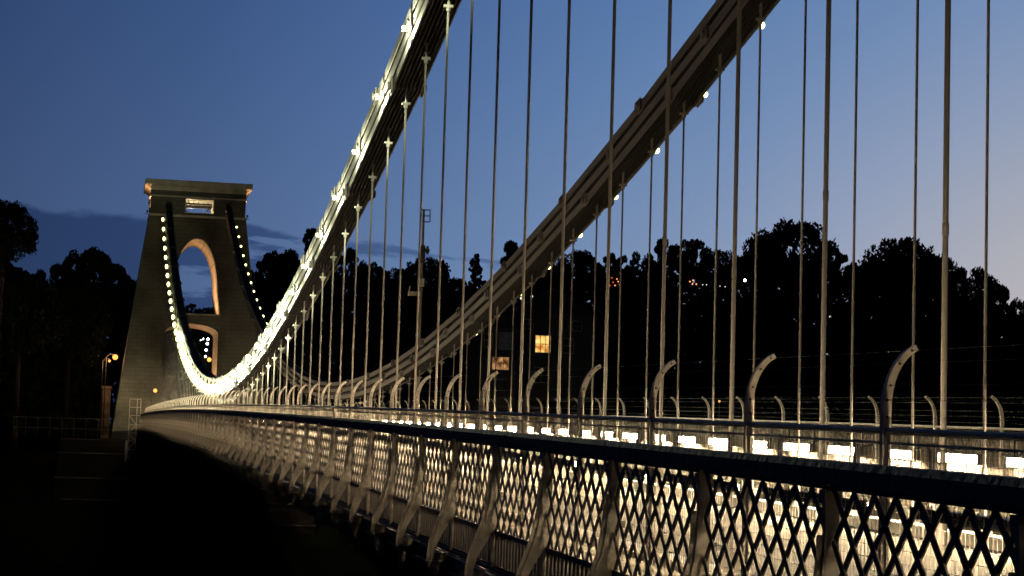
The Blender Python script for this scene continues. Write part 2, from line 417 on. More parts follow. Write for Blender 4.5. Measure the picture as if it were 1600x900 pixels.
# ------------------------------------------------------------------ inner barrier: curved posts, wires, mesh, handrail
HR = 1.70
def curved_post(sg):
    m_ = MB(); c = []
    for z in (-.0, .5, 1.0, 1.5, 1.80): c.append((0, z))
    for k in range(1, 9):
        t = k/8*R(74); r_ = .27; c.append((sg*(r_-r_*math.cos(t))*.95, 1.80+r_*1.45*math.sin(t)))
    n = len(c); L_, R_ = [], []
    for i, (x, z) in enumerate(c):
        a = c[max(i-1, 0)]; b = c[min(i+1, n-1)]; dx, dz = b[0]-a[0], b[1]-a[1]; l = math.hypot(dx, dz)
        w_ = .028 if z < 1.75 else .028-.010*(i-4)/8
        L_.append((x-dz/l*w_, z+dx/l*w_)); R_.append((x+dz/l*w_, z-dx/l*w_))
    vs = []
    for y in (-.02, .02):
        for a, b in zip(L_, R_): vs += [(a[0], y, a[1]), (b[0], y, b[1])]
    h = 2*n; fs = []
    for k in range(n-1):
        i = 2*k; fs += [(i, i+1, i+3, i+2), (h+i, h+i+2, h+i+3, h+i+1), (i, i+2, h+i+2, h+i), (i+1, h+i+1, h+i+3, i+3)]
    fs += [(0, h, h+1, 1), (2*n-2, 2*n-1, h+2*n-1, h+2*n-2)]
    m_.add(vs, fs)
    b_ = MB()
    hol = []
    for z in (1.76, 1.86): hol.append((0, z))
    for t in (R(22), R(45), R(66)): hol.append((sg*(.27-.27*math.cos(t))*.95, 1.80+.27*1.45*math.sin(t)))
    for x, z in hol: b_.tube([(x, -.028, z), (x, .028, z)], .008, 8)
    return m_.mesh('curved_post', mat('barrier_paint', (.55, .51, .45), .5, 0, .12, 6)), b_.mesh('bolt', DARKP), hol
CPN, BLN, HOLN = curved_post(1)
CPF, BLF, HOLF = curved_post(-1)
mp_ = MB(); wn, hn = 44, 22
for k in range(wn+1):
    y = .04+k*(S-.08)/wn; mp_.box(-.0015, .0015, y-.0015, y+.0015, .04, HR-.03)
for k in range(hn+1):
    z = .04+k*(HR-.08)/hn; mp_.box(-.0018, .0018, .03, S-.03, z-.0018, z+.0018)
mp_.box(-.008, .008, .02, .035, .02, HR-.03); mp_.box(-.008, .008, S-.035, S-.02, .02, HR-.03)
mp_.box(-.01, .01, .02, S-.02, .02, .04); mp_.box(-.01, .01, .02, S-.02, HR-.10, HR-.085)
MESHM = mp_.mesh('mesh_panel', WIREM)
Y0M = 8.16; Y0MF = 8.08
for X, cpm, blm, hol, sg, yo, lab in ((XM, CPN, BLN, HOLN, 1, Y0M, 'inner barrier with large curved posts, fine mesh and steel handrail on the near footway'),
                                  (XM2, CPF, BLF, HOLF, -1, Y0MF, 'far barrier whose small curved posts lean back towards the road')):
    bar_ = thing('barrier_fence', lab, 'fence')
    ry = [yo-S+S*k*.5 for k in range(2*NB+3)]
    mb = MB()
    mb.sweep([(X+.02*math.cos(t_*math.pi/5), HR-.02+.02*math.sin(t_*math.pi/5)) for t_ in range(9, -1, -1)], ry, base)
    link('handrail', mb.mesh('handrail', GALV), bar_)
    for i in range(-1 if sg > 0 else 0, NB):
        y = yo+S*i; z = base(y)
        p = link('curved_post', cpm, bar_, (X, y, z)); link('bolt', blm, p)
        link('mesh_panel', MESHM, bar_, (X, y, z), (slope(y+S/2), 0, 0))
    for x, z in hol:
        mb = MB(); mb.sweep([(X+x-.0012, z-.0012), (X+x+.0012, z-.0012), (X+x+.0012, z+.0012), (X+x-.0012, z+.0012)], ry, base)
        link('wire', mb.mesh('wire', mat('wire_steel', (.16, .16, .16), .6)), bar_)

# ------------------------------------------------------------------ strip lamps under the rails
def strip_lamp(sg):
    h = MB(); h.box(-.012, 0, -.90, .90, 1.183, 1.25); h.box(0, .060, -.50, .50, 1.238, 1.25); h.box(0, .004, -.86, .86, 1.183, 1.19)
    if sg > 0: h.box(0, .05, .882, .90, 1.165, 1.25)
    h.box(min(0, sg*.03), max(0, sg*.03), -.70, -.66, 1.27, 1.62); h.box(min(0, sg*.03), max(0, sg*.03), .66, .70, 1.27, 1.62)
    if sg < 0:
        h = MB(); h.box(.0, .015, -.72, .72, 1.10, 1.27)
        h.box(-.24, 0, -.74, .74, 1.25, 1.262); h.box(-.12, 0, -.74, -.71, 1.10, 1.25); h.box(-.12, 0, .71, .74, 1.10, 1.25)
        for u in (-.68, .68): h.box(-.03, 0, u-.02, u+.02, 1.264, 1.62)
    d = MB(); d.box(min(sg*.005, sg*(.032 if sg > 0 else .08)), max(sg*.005, sg*(.032 if sg > 0 else .08)), -(.87 if sg > 0 else .70), (.87 if sg > 0 else .70), 1.192 if sg > 0 else 1.115, 1.235)
    return h.mesh('housing', DARKP), d.mesh('diffuser', LAMPE if sg > 0 else LAMPF)
LN, LF = strip_lamp(1), strip_lamp(-1)
for X, (hm, dm), yo, n, near in ((XM+.04, LN, Y0M, 77, True), (XM2-.04, LF, Y0MF, 77, False)):
    for i in range(-2 if near else 5, n):
        y = yo+S*(i+.5)+.05; k = i if near else i-7
        if near: lab = ('strip lamp on the near barrier, %s bay from the right edge of the photo' % ORD[max(i, 0)]) if 0 <= i < 8 else 'dark-backed strip lamp on the near barrier beyond its eight nearest bays'
        else: lab = ('glowing strip lamp on the far barrier, %s from the right edge of the photo' % ORD[max(k, 0)]) if 0 <= k < 9 else 'glowing strip lamp on the far barrier beyond its nine nearest lamps'
        if near and i < 0: lab = 'dark-backed strip lamp on the near barrier at the very edge of the photo'
        t = thing('strip_lamp', lab, 'lamp', (X, y, base(y)), (slope(y), 0, 0), 'strip lamps on the %s barrier' % ('near' if near else 'far'))
        link('housing', hm, t); link('diffuser', dm, t)

# ------------------------------------------------------------------ chains
BANDS = (.10, .44, .78)
def link_mesh(idx, material, nm):
    m_ = MB(); n = 8
    for k in idx:
        x = -.30+.60*k/(n-1)
        poly = []
        # eye-ended bar, length 1 in y (scaled), eyes keep their shape roughly
        for s_ in (0, 1):
            for j in range(7):
                t = math.pi*(j/6-.5)
                c = (0.0 if s_ == 0 else 1.0)
                yy = c+(math.cos(t)*.016*(1 if s_ else -1)); zz = math.sin(t)*.135*(1 if s_ else -1)
                poly.append((yy, zz))
            if s_ == 0: poly += [(.035, -.088)][:0]
        # order: left eye (top->bottom), then right eye; insert shank corners
        le = [(-math.cos(math.pi*(j/6-.5))*.016, math.sin(math.pi*(j/6-.5))*.135) for j in range(7)]      # bottom to top
        re = [(1+math.cos(math.pi*(j/6-.5))*.016, math.sin(math.pi*(.5-j/6))*.135) for j in range(7)]     # top to bottom
        poly = le+[(.02, .135), (.045, .09), (.955, .09), (.98, .135)]+re+[(.98, -.135), (.955, -.09), (.045, -.09), (.02, -.135)]
        m_.prism(poly, x-.014, x+.014, 'x')
    return m_.mesh(nm, material)
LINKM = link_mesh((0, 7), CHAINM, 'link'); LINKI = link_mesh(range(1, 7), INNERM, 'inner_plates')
wb = MB(); wb.box(-.16, -.15, .0, 1.0, -.245, -.09); wb.box(-.16, -.15, .0, 1.0, .09, .245); WEBM = wb.mesh('light_stop_plate', INNERM)  # dark plates added in the band gaps to stop light reaching the far chain
pj = MB(); pj.tube([(-.40, 0, 0), (.40, 0, 0)], .065, 10); pj.tube([(-.42, 0, 0), (-.37, 0, 0)], .10, 8); pj.tube([(.37, 0, 0), (.42, 0, 0)], .10, 8)
pj.box(-.365, -.335, -.19, .19, -.15, .15); pj.box(.335, .365, -.19, .19, -.15, .15)
PINM = pj.mesh('joint_pin', CHAINM)
for X, ph, lab in ((XC, 37.65, 'near suspension chain of three stacked iron link bands, floodlit pale green on its outer side'),
                   (XF, 37.17, 'far suspension chain, unlit brown iron link bands crossing the right of the sky')):
    ch = thing('suspension_chain', lab, 'bridge chain')
    for b, zo in enumerate(BANDS):
        y = ph+S*((2, 0, 1)[b])-7.32*5
        if b == 0: y = ph+S*1-7.32*5
        if b == 1: y = ph+S*0-7.32*5
        if b == 2: y = ph+S*2-7.32*5
        while y < YT-1.0:
            y2 = min(y+7.32, YT+1.5); z1, z2 = zch(y)+zo, zch(y2)+zo
            l = math.hypot(y2-y, z2-z1)
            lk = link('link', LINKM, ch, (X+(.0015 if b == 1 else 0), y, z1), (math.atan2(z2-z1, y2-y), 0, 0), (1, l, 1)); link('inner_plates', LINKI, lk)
            if b == 1: link('light_stop_plate', WEBM, lk)
            link('joint_pin', PINM, ch, (X, y, z1), (math.atan2(z2-z1, y2-y), 0, 0))
            y = y2

# ------------------------------------------------------------------ hanger rods
cap = MB(); cap.box(-.09, .09, -.04, .04, -.05, .0); cap.tube([(0,0,-.12), (0,0,-.05)], .045, 10); cap.box(-.02, .02, -.03, .03, 0, .30)
CAPM = cap.mesh('crosshead', RODM)
slv = MB(); slv.tube([(0,0,0), (0,0,.95)], .036, 12); slv.box(-.09, .09, -.09, .09, 0, .22); slv.tube([(0,0,.95), (0,0,1.0)], [.036, .026], 12)
SLVM = slv.mesh('sleeve', PAINT)
cup = MB(); cup.tube([(0,0,-.05), (0,0,-.04), (0,0,.04), (0,0,.05)], [.0235, .027, .027, .0235], 10)
CUPM = cup.mesh('coupling', RODM)
rodm = MB(); rodm.tube([(0,0,0), (0,0,1)], .0225, 12, True); RODU = rodm.mesh('hanger_rod', RODM, True)
for X, yo, i0, nm in ((XC, 13.25, 0, 'near'), (XF, 24.97, 0, 'far')):
    i = i0
    while yo+S*i < YT-2.5:
        y = yo+S*i; zb_, zt = base(y)+.18, zch(y)-.23
        if i < 14: lab = '%s upright iron hanger rod of the %s chain from the right edge of the photo' % (ORD[i], nm)
        elif i < 20: lab = '%s upright hanger rod of the %s chain counted from the right' % (ORD[i], nm)
        else: lab = 'slim iron hanger rod of the %s chain, beyond its twenty nearest rods' % nm
        o = tag(link('hanger_rod', RODU, None, (X, y, zb_), (0,0,0), (1, 1, zt-zb_)), lab, 'hanger rod', 'hanger rods of the %s chain' % nm)
        # parts must not inherit the stretch: undo it in their own scale
        k = 1/(zt-zb_)
        c_ = link('crosshead', CAPM, o, (0, 0, 1), (0,0,0), (1, 1, k))
        s_ = link('sleeve', SLVM, o, (0, 0, 0), (0,0,0), (1, 1, k))
        if zt-zb_ > 4: link('coupling', CUPM, o, (0, 0, (3.0+.5*(i % 2))*k), (0,0,0), (1, 1, k))
        i += 1

# ------------------------------------------------------------------ chain lamps
def chain_lamp(sg):
    h = MB(); h.tube([(0,0,0), (sg*.10, 0, .03)], .018, 6); h.bar((0, -.10, 0), (0, .10, 0), .05, .10)
    h.box(min(sg*.03, sg*.15), max(sg*.03, sg*.15), -.07, .07, -.06, -.045); h.box(min(0, sg*.03), max(0, sg*.03), -.05, .05, -.10, .12)
    b = MB(); b.sphere((sg*(.11 if sg < 0 else .19), 0, .01), .046 if sg < 0 else .074, 14, 10)
    return h.mesh('lamp_bracket', PAINT), b.mesh('bulb', BULBE, True)
CLN, CLF = chain_lamp(-1), chain_lamp(1)
for X, (hm, bm), yo, nm, sg in ((XC-.36, CLN, 37.65, 'near', -1), (XF+.38, CLF, 36.3, 'far', 1)):
    y = yo-3.66*2; k = 0
    while y < YT-1:
        z = zch(y)+.33-(.35*(y-130)/70 if y > 130 else 0)
        sc = 1+(3.4 if sg < 0 else .35)*min(1, max(0, (y-60)/45))  # lamps swell with distance, their size standing in for lens bloom
        if k < 12: lab = '%s lamp down from the top on the %s chain' % (ORD[max(k-1, 0)] if k else 'highest unseen', nm)
        else: lab = 'small bright lamp of the %s chain below its highest dozen' % nm if y < 110 else 'lamp of the %s chain on its far rise to the tower' % nm
        if k == 0: lab = 'lamp on the %s chain just above the top of the photo' % nm
        t = thing('chain_lamp', lab, 'lamp', (X, y, z), (0,0,0), 'lamps strung along the %s chain' % nm)
        t.scale = (min(sc, 2.6) if y > 60 else 1, sc, sc)
        link('lamp_bracket', hm, t); link('bulb', bm, t)
        if sg < 0 and y < 150:
            for q in (-1, 1):
                ld = bpy.data.lights.new('lamp_beam', 'SPOT'); ld.energy = CHAIN_W*(.30 if y < 60 else 1); ld.color = (.97, 1, .62); ld.spot_size = R(120); ld.spot_blend = .25; ld.shadow_soft_size = .05
                lo = bpy.data.objects.new('lamp_beam', ld); COL.objects.link(lo); lo.parent = t; lo.location = (-.28/t.scale.x, q*.12/t.scale.y, -.12/t.scale.z)
                sl = math.atan(2*KN*(y-YC)); lo.rotation_euler = Vector((1, q*1.0*math.cos(sl), q*1.0*math.sin(sl)+.35)).to_track_quat('-Z', 'Y').to_euler()
        y += 3.66; k += 1

# ------------------------------------------------------------------ the stone tower
def curve_solid(name, loops, y0, y1, material, parent, batter=0.0, zref=0., nseg=0):
    cu = bpy.data.curves.new(name, 'CURVE'); cu.dimensions = '2D'; cu.fill_mode = 'BOTH'; cu.extrude = (y1-y0)/2
    for lp in loops:
        s_ = cu.splines.new('POLY'); s_.points.add(len(lp)-1)
        for i, (x, z) in enumerate(lp): s_.points[i].co = (x, z, 0, 1)
        s_.use_cyclic_u = True
    tmp = bpy.data.objects.new(name, cu); COL.objects.link(tmp)
    dg = bpy.context.evaluated_depsgraph_get()
    me = bpy.data.meshes.new_from_object(tmp.evaluated_get(dg))
    bpy.data.objects.remove(tmp); bpy.data.curves.remove(cu)
    yc = (y0+y1)/2
    for v in me.vertices:
        x, z, t = v.co
        h = -t; f_ = 1-batter*(z-zref)
        v.co = (x, yc+h*f_, z)
    me.materials.clear(); me.materials.append(material); me.name = name
    return link(name, me, parent)
tower = thing('bridge_tower', 'tall tapering stone tower with oval arch, lower road arch and lit top window', 'bridge tower')
XA = 9.18
def arc(cx, cz, rx, rz, t0, t1, n): return [(cx+rx*math.cos(t0+(t1-t0)*i/n), cz+rz*math.sin(t0+(t1-t0)*i/n)) for i in range(n+1)]
oval = [(6.55, 13.25), (11.75, 13.25)]+[(11.6, 14.2), (11.38, 15.6)]+arc(9.15, 15.9, 2.2, 5.05, 0, math.pi, 22)[1:-1]+[(6.92, 15.6), (6.70, 14.2)]
road_arch = arc(8.98, 11.2, 2.7, 1.0, 0, math.pi, 16)
outer = [(1.35, .2), (6.28, .2)]+[(6.28, 11.2)]+list(reversed(road_arch))[1:-1]+[(11.68, 11.2), (11.68, .2)]+[(17.0, .2), (15.9, 10.0), (14.6, 19.5), (14.08, 23.3), (4.22, 23.3), (3.7, 19.5), (2.55, 10.0)]
curve_solid('shaft', [outer, oval], YT, YT+9.6, STONE, tower, .008, 0)
attic = [(4.30, 23.3), (14.0, 23.3), (14.0, 26.0), (4.30, 26.0)]
win = [(7.80, 23.62), (10.75, 23.62), (10.75, 25.16), (7.80, 25.16)]
curve_solid('attic', [attic, win], YT+.8, YT+8.2, STONE, tower)
mb = MB()
def ring(x0, x1, y0, y1, z0, z1): mb.box(x0, x1, y0, y1, z0, z1)
ring(4.16, 14.14, YT+.66, YT+8.34, 23.18, 23.42); ring(4.2, 14.1, YT+.70, YT+8.3, 25.2, 25.34)
link('string_course', mb.mesh('string_course', STONE2), tower)
# cornice: flared underside then slab
pr = [(0, 25.86), (.10, 26.05), (.30, 26.25), (.52, 26.36), (.60, 26.38), (.60, 26.92)]
vs = []; fs = []
for d_, z in pr: vs += [(4.30-d_, YT+.8-d_, z), (14.0+d_, YT+.8-d_, z), (14.0+d_, YT+8.2+d_, z), (4.30-d_, YT+8.2+d_, z)]
for k in range(len(pr)-1):
    for j in range(4): fs.append((4*k+j, 4*k+(j+1) % 4, 4*k+4+(j+1) % 4, 4*k+4+j))
fs.append((4*len(pr)-4, 4*len(pr)-3, 4*len(pr)-2, 4*len(pr)-1)); fs.append((3, 2, 1, 0))
mb = MB(); mb.add(vs, fs); link('cornice', mb.mesh('cornice', STONE2), tower)
# arch mouldings standing a little proud of the openings
def moulding(loop, w_, y0, y1):
    m_ = MB(); n = len(loop); c = Vector((sum(p[0] for p in loop)/n, sum(p[1] for p in loop)/n))
    o_ = [(p[0]+(p[0]-c.x)/max(.1, (Vector(p)-c).length)*w_, p[1]+(p[1]-c.y)/max(.1, (Vector(p)-c).length)*w_) for p in loop]
    vs = [(a[0], y0, a[1]) for a in loop]+[(a[0], y0, a[1]) for a in o_]+[(a[0], y1, a[1]) for a in loop]+[(a[0], y1, a[1]) for a in o_]
    fs = []
    for i in range(n-1): fs += [(i, i+1, n+i+1, n+i), (n+i, n+i+1, 3*n+i+1, 3*n+i), (i, 2*n+i, 2*n+i+1, i+1)]
    m_.add(vs, fs); return m_
link('arch_moulding', moulding(oval[1:]+[oval[0]], .32, YT-.06, YT+.3).mesh('arch_moulding', STONE), tower)
mb = MB(); mb.box(6.4, 11.8, YT+.35, YT+9.3, 13.10, 13.262); link('arch_sill', mb.mesh('arch_sill', STONE2), tower)
# attic window: white frame and the beams of the chain saddle room seen through it
fr = MB()
for x0, x1, z0, z1 in ((7.80, 10.75, 25.06, 25.16), (7.80, 10.75, 23.62, 23.70), (7.80, 7.88, 23.70, 25.06), (10.67, 10.75, 23.70, 25.06)): fr.box(x0, x1, YT+.74, YT+1.0, z0, z1)
fr.box(7.88, 10.67, YT+2.0, YT+2.12, 24.62, 24.70)
link('window_frame', fr.mesh('window_frame', mat('pale_frame', (.75, .70, .58), .6)), tower)
bm_ = MB(); bm_.box(7.82, 10.73, YT+5.0, YT+5.3, 24.66, 25.15)
for k in range(5): bm_.box(8.2+k*.5, 8.28+k*.5, YT+3, YT+3.2, 24.7, 25.1)
bm_.bar((10.6, YT+4, 24.9), (10.2, YT+4, 24.2), .12, .12); bm_.tube([(8.35, YT+5, 23.62), (8.35, YT+5, 24.6)], .03, 6); bm_.tube([(9.9, YT+5, 23.62), (9.9, YT+5, 24.6)], .03, 6)
bm_.bar((7.9, YT+4, 24.5), (8.3, YT+4, 23.7), .1, .1)
link('saddle_frame', bm_.mesh('saddle_frame', DARKP), tower)

def flood(loc, aim, energy, col, size=R(70), name='floodlight', lab='', blend=.6, fixture=True):
    t = thing(name, lab, 'floodlight', loc)
    hd = MB(); hd.box(-.10, .10, -.08, .08, -.10, .10); hd.tube([(0, 0, -.10), (0, 0, -.35)], .03, 6); hd.bar((-.3, 0, -.3), (.3, 0, -.3), .04, .04)
    link('lamp_housing', hd.mesh('lamp_housing', DARKP), t)
    ld = bpy.data.lights.new('lamp_light', 'SPOT'); ld.energy = energy; ld.color = col[:3]; ld.spot_size = size; ld.spot_blend = blend; ld.shadow_soft_size = .12
    lo = bpy.data.objects.new('lamp_light', ld); COL.objects.link(lo)
    d_ = (Vector(aim)-Vector(loc)).normalized(); lo.parent = t; lo.location = d_*.25
    lo.rotation_euler = d_.to_track_quat('-Z', 'Y').to_euler()
    return t
OR = (1, .50, .22)
flood((7.3, YT+4.5, 13.6), (11.2, YT+3.5, 17.5), 6500, OR, R(120), lab='floodlight on the sill of the tower oval arch')
flood((7.0, YT+4.8, 2.2), (11.0, YT+4.0, 9.5), 8000, (1, .52, .26), R(110), lab='floodlight at the foot of the tower road arch')
flood((8.2, YT+5.6, 23.95), (10.2, YT+4.0, 24.6), 1600, (1, .75, .42), R(150), lab='lamp inside the lit window room at the tower top')
flood((4.02, YT+2.0, 23.75), (4.15, YT+2.2, 26.2), 380, OR, R(140), lab='floodlight on the left shoulder of the tower top')
flood((14.28, YT+2.0, 23.75), (14.15, YT+2.2, 26.2), 380, OR, R(140), lab='floodlight on the right shoulder of the tower top')
flood((9.1, YT-1.6, 22.9), (9.1, YT+.3, 26.0), 90, (1, .85, .6), R(150), lab='small floodlight below the tower cornice') if False else None

# ------------------------------------------------------------------ abutment below the tower
ab = thing('stone_abutment', 'massive dark stone abutment under the far tower', 'abutment')
mb = MB(); A0, A1 = -3.5, 21.0
mb.add([(A0-5, YT-14, -70), (A1+5, YT-14, -70), (A1+5, YT+14, -70), (A0-5, YT+14, -70), (A0, YT-5.5, .1), (A1, YT-5.5, .1), (A1, YT+12, .1), (A0, YT+12, .1)],
       [(0,3,2,1),(4,5,6,7),(0,1,5,4),(1,2,6,5),(2,3,7,6),(3,0,4,7)])
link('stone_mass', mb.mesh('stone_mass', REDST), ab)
mb = MB()
for z in (-1.2, -3.6, -5.7, -7.8, -10, -12.2, -14.5, -17):
    t = -z/70; mb.box(A0-5*t-.15, A1+5*t+.15, YT-5.5-8.5*t-.22, YT-5.5-8.5*t+.3, z-.06, z+.06)
link('stone_ledge', mb.mesh('stone_ledge', mat('ledge_stone', (.22, .20, .17), .9, 0, .4, .6)), ab)

# ------------------------------------------------------------------ maintenance gantry by the tower
gt = thing('maintenance_gantry', 'pale lattice steel maintenance gantry beside the deck below the tower', 'gantry')
fr = MB(); gx0, gx1, gy0, gy1 = 2.98, 4.05, 190.5, 191.6
def strut(a, b, w_=.055): fr.bar(a, b, w_, w_)
for x in (gx0, gx1-.35, gx1):
    for y in (gy0, gy1): strut((x, y, -1.6 if x < gx1 else 1.9), (x, y, 4.25))
zz = [-1.5, -.7, .1, .9, 1.7, 2.6, 3.4, 4.2]
for i, z in enumerate(zz):
    for y in (gy0, gy1):
        strut((gx0, y, z), (gx1 if z > 1.6 else gx1-.35, y, z))
        if i < 5:
            a, b = (gx0, gx1-.35) if i % 2 else (gx1-.35, gx0)
            strut((a, y, z), (b, y, zz[i+1]), .045)
    strut((gx0, gy0, z), (gx0, gy1, z))
link('cradle_frame', fr.mesh('cradle_frame', GALV), gt)
fr = MB()
for y in (gy0, gy1):
    strut((gx0-.3, y, -.75), (15, y, -.62), .09); strut((gx0-.3, y, -1.55), (15, y, -1.45), .09)
    xs_ = np.linspace(gx0, 15, 17)
    for i in range(16):
        strut((xs_[i], y, -.72 if i % 2 else -1.5), (xs_[i+1], y, -1.5 if i % 2 else -.72), .05)
fr.box(2.72, 2.95, gy0-.1, gy1+.1, -1.9, .15)
link('under_beam', fr.mesh('under_beam', GALV), gt)

# ------------------------------------------------------------------ CCTV mast beyond the far footway
mx, my = at(652, 640, 76).x, 76.0
mz0, mz1 = base(my), at(661, 327, 76).z
mast = thing('camera_mast', 'dark slender mast with antenna cage on top and a camera box', 'mast', (mx, my, 0))
mb = MB(); mb.tube([(0, 0, mz0), (0, 0, mz0+4.2)], .075, 10); mb.tube([(0, 0, mz0+4.2), (0, 0, mz1)], .05, 10); link('pole', mb.mesh('pole', RODM), mast)
mb = MB()
za, zb2 = mz1-.02, mz1-.50
for x in (-.02, .36):
    for y in (-.15, .15): mb.tube([(x-.10, y, za), (x-.10, y, zb2)], .012, 5)
for z in (za, (za+zb2)/2, zb2):
    mb.tube([(-.12, -.15, z), (.26, -.15, z), (.26, .15, z), (-.12, .15, z), (-.12, -.15, z)], .012, 5)
link('antenna_cage', mb.mesh('antenna_cage', DARKP), mast)
mb = MB(); zc_ = at(658, 392, 76).z
mb.box(-.10, .10, -.10, .10, zc_-.5, zc_+.22); mb.box(-.16, -.08, -.06, .06, zc_+.1, zc_+.2); mb.box(.08, .28, -.06, .06, zc_-.05, zc_+.10); mb.box(.16, .24, -.08, .08, zc_-.12, zc_+.2)
link('sensor_box', mb.mesh('sensor_box', DARKP), mast)
mb = MB(); zd = at(645, 458, 76).z
mb.box(-.52, -.06, -.12, .12, zd-.10, zd+.06); mb.bar((-.50, 0, zd), (-.46, 0, zd+.28), .06, .05); mb.box(-.10, .10, -.10, .10, zd+.28, zd+.6)
link('camera_housing', mb.mesh('camera_housing', PAINT), mast)

# ------------------------------------------------------------------ houses and lights on the far side
def house(name, lab, x0, x1, y0, d, z0, z1, zr, wall, wins, gable='x'):
    h = thing(name, lab, 'house', ((x0+x1)/2, y0, z0))
    ox = (x0+x1)/2
    mb = MB(); mb.box(x0-ox, x1-ox, 0, d, 0, z1-z0); link('wall', mb.mesh('wall', wall), h)
    mb = MB(); a, b = x0-ox-.4, x1-ox+.4; t = z1-z0
    if gable == 'x': mb.add([(a, -.4, t), (b, -.4, t), (b, d+.4, t), (a, d+.4, t), (0, -.4, zr-z0), (0, d+.4, zr-z0)], [(0,1,4), (3,5,2), (0,4,5,3), (1,2,5,4), (0,3,2,1)])
    else: mb.add([(a, -.4, t), (b, -.4, t), (b, d+.4, t), (a, d+.4, t), (a, d/2, zr-z0), (b, d/2, zr-z0)], [(0,1,5,4), (2,3,4,5), (0,4,3), (1,2,5), (0,3,2,1)])
    rf = link('roof', mb.mesh('roof', SLATE), h)
    mb = MB(); mb.box(b-1.6, b-.8, d/2-.4, d/2+.4, (zr+z1)/2-z0-.5, zr-z0+1.2); link('chimney', mb.mesh('chimney', REDST), rf)
    for wx0, wx1, wz0, wz1, mm in wins:
        f_ = MB(); a, b, c, e = wx0-ox, wx1-ox, wz0-z0, wz1-z0
        f_.box(a-.08, a, -.06, .05, c-.08, e+.08); f_.box(b, b+.08, -.06, .05, c-.08, e+.08); f_.box(a, b, -.06, .05, e, e+.08); f_.box(a, b, -.10, .05, c-.10, c)
        n = max(2, round((b-a)/.75))
        for k in range(1, n): u = a+(b-a)*k/n; f_.box(u-.03, u+.03, -.05, .04, c, e)
        f_.box(a, b, -.045, .035, (c+e)/2-.03, (c+e)/2+.03)
        fo = link('window', f_.mesh('window', MATS['pale_frame']), h)
        p_ = MB(); p_.box(a+.001, b-.001, -.03, -.01, c+.001, e-.001); link('pane', p_.mesh('pane', mm), fo)
        if mm in (WINE, WINE2):
            cu = MB(); cu.box(a+(b-a)*.62, b-.02, -.008, -.002, c+.02, e-.02); link('curtain', cu.mesh('curtain', PLASTER), fo)
house('hillside_house', 'dark gabled house on the hillside with a bright yellow lit window', 51.5, 62.5, 240, 9, -2, 17.5, 21.0, PLASTER,
      [(54.58, 56.55, 12.63, 14.78, WINE), (58.2, 59.6, 12.7, 14.5, GLASSD), (54.6, 56.3, 8.8, 10.6, GLASSD), (53, 54.2, 15.6, 16.8, GLASSD), (59.5, 60.6, 15.6, 16.8, GLASSD)])
house('hillside_house', 'pale fronted house on the hillside with an orange lit window low down', 46.3, 51.0, 234, 8, -2, 15.3, 17.6, PLASTER,
      [(47.77, 49.86, 10.01, 11.54, WINE2), (48.6, 50.3, 12.6, 14.6, mat('sky_glass', (.5, .55, .65), .15)), (46.7, 47.6, 12.8, 14.4, GLASSD)])
house('hillside_house', 'dim house with two rows of pale windows behind the hanger rods', 75, 85.5, 280, 10, 6, 25.0, 27.0, PLASTER,
      [(76.9+k*1.75, 78.2+k*1.75, z, z+1.5, MATS['sky_glass'] if k in (0, 2, 3) else GLASSD) for k in range(4) for z in (20.8, 23.0)], 'y')
gp = thing('gate_pier', 'narrow stone pier lit orange below the street lamp left of the tower', 'pier', (.78, 206, .2))
mb = MB(); mb.box(-.42, .42, -.4, .4, 0, 5.2); mb.box(-.52, .52, -.5, .5, 5.2, 5.5); link('pier_shaft', mb.mesh('pier_shaft', mat('pier_stone', (.16, .12, .09), .9, 0, .4, 1.2, .4)), gp)

def street_lamp(lab, x, y, z0, zl, em, rad, arm=.8, energy=0, col=OR):
    t = thing('street_lamp', lab, 'street lamp', (x, y, z0), (0,0,0), 'street lamps')
    m_ = MB(); m_.tube([(-arm, 0, 0), (-arm, 0, zl-z0), (-arm*.6, 0, zl-z0+.3), (0, 0, zl-z0+.25)], [.07, .05, .04, .035], 8); link('lamp_post', m_.mesh('lamp_post', DARKP), t)
    m_ = MB(); m_.sphere((0, 0, zl-z0), rad, 12, 8); link('lamp_head', m_.mesh('lamp_head', em, True), t)
    if energy:
        ld = bpy.data.lights.new('glow', 'POINT'); ld.energy = energy; ld.color = col; ld.shadow_soft_size = rad
        lo = bpy.data.objects.new('glow', ld); COL.objects.link(lo); lo.parent = t; lo.location = (.0, -.5, zl-z0-.3)
a = at(180, 558, 203); street_lamp('orange sodium street lamp left of the tower', a.x, 203, .6, a.z, SODE, .28, .9, 350)
a = at(171, 564, 212); street_lamp('small orange street lamp just left of the brighter one', a.x, 212, .6, a.z, SODE, .14, .7, 120)
a = at(327, 562, 232); street_lamp('orange street lamp seen through the road arch', a.x, 232, .6, a.z, SODE, .26)
a = at(315, 529, 250); street_lamp('white street lamp seen through the road arch', a.x, 250, .6, a.z, WHITEE, .28, .9)
a = at(295, 612, 186); street_lamp('low orange lamp at the foot of the tower beside the near parapet', XC-.9, 186, base(186), a.z, SODE, .18, .3)
for k, (px, py) in enumerate([(325, 530), (324, 537), (322, 547), (321, 557), (318, 568), (317, 577)]):
    a = at(px, py, 236+k*4); t = thing('anchor_chain_lamp', 'small lamp seen through the road arch, %s from the top of its string' % ORD[k], 'lamp', a, (0,0,0), 'lamps seen through the road arch')
    m_ = MB(); m_.sphere((0, 0, 0), .15, 10, 6); link('bulb', m_.mesh('bulb', WHITEE, True), t)
    m_ = MB(); m_.tube([(.2, 0, 0), (.2, 0, .6-a.z)], .03, 6); m_.tube([(.2, 0, 0), (0, 0, 0)], .03, 6); link('lamp_post', m_.mesh('lamp_post', DARKP), t)
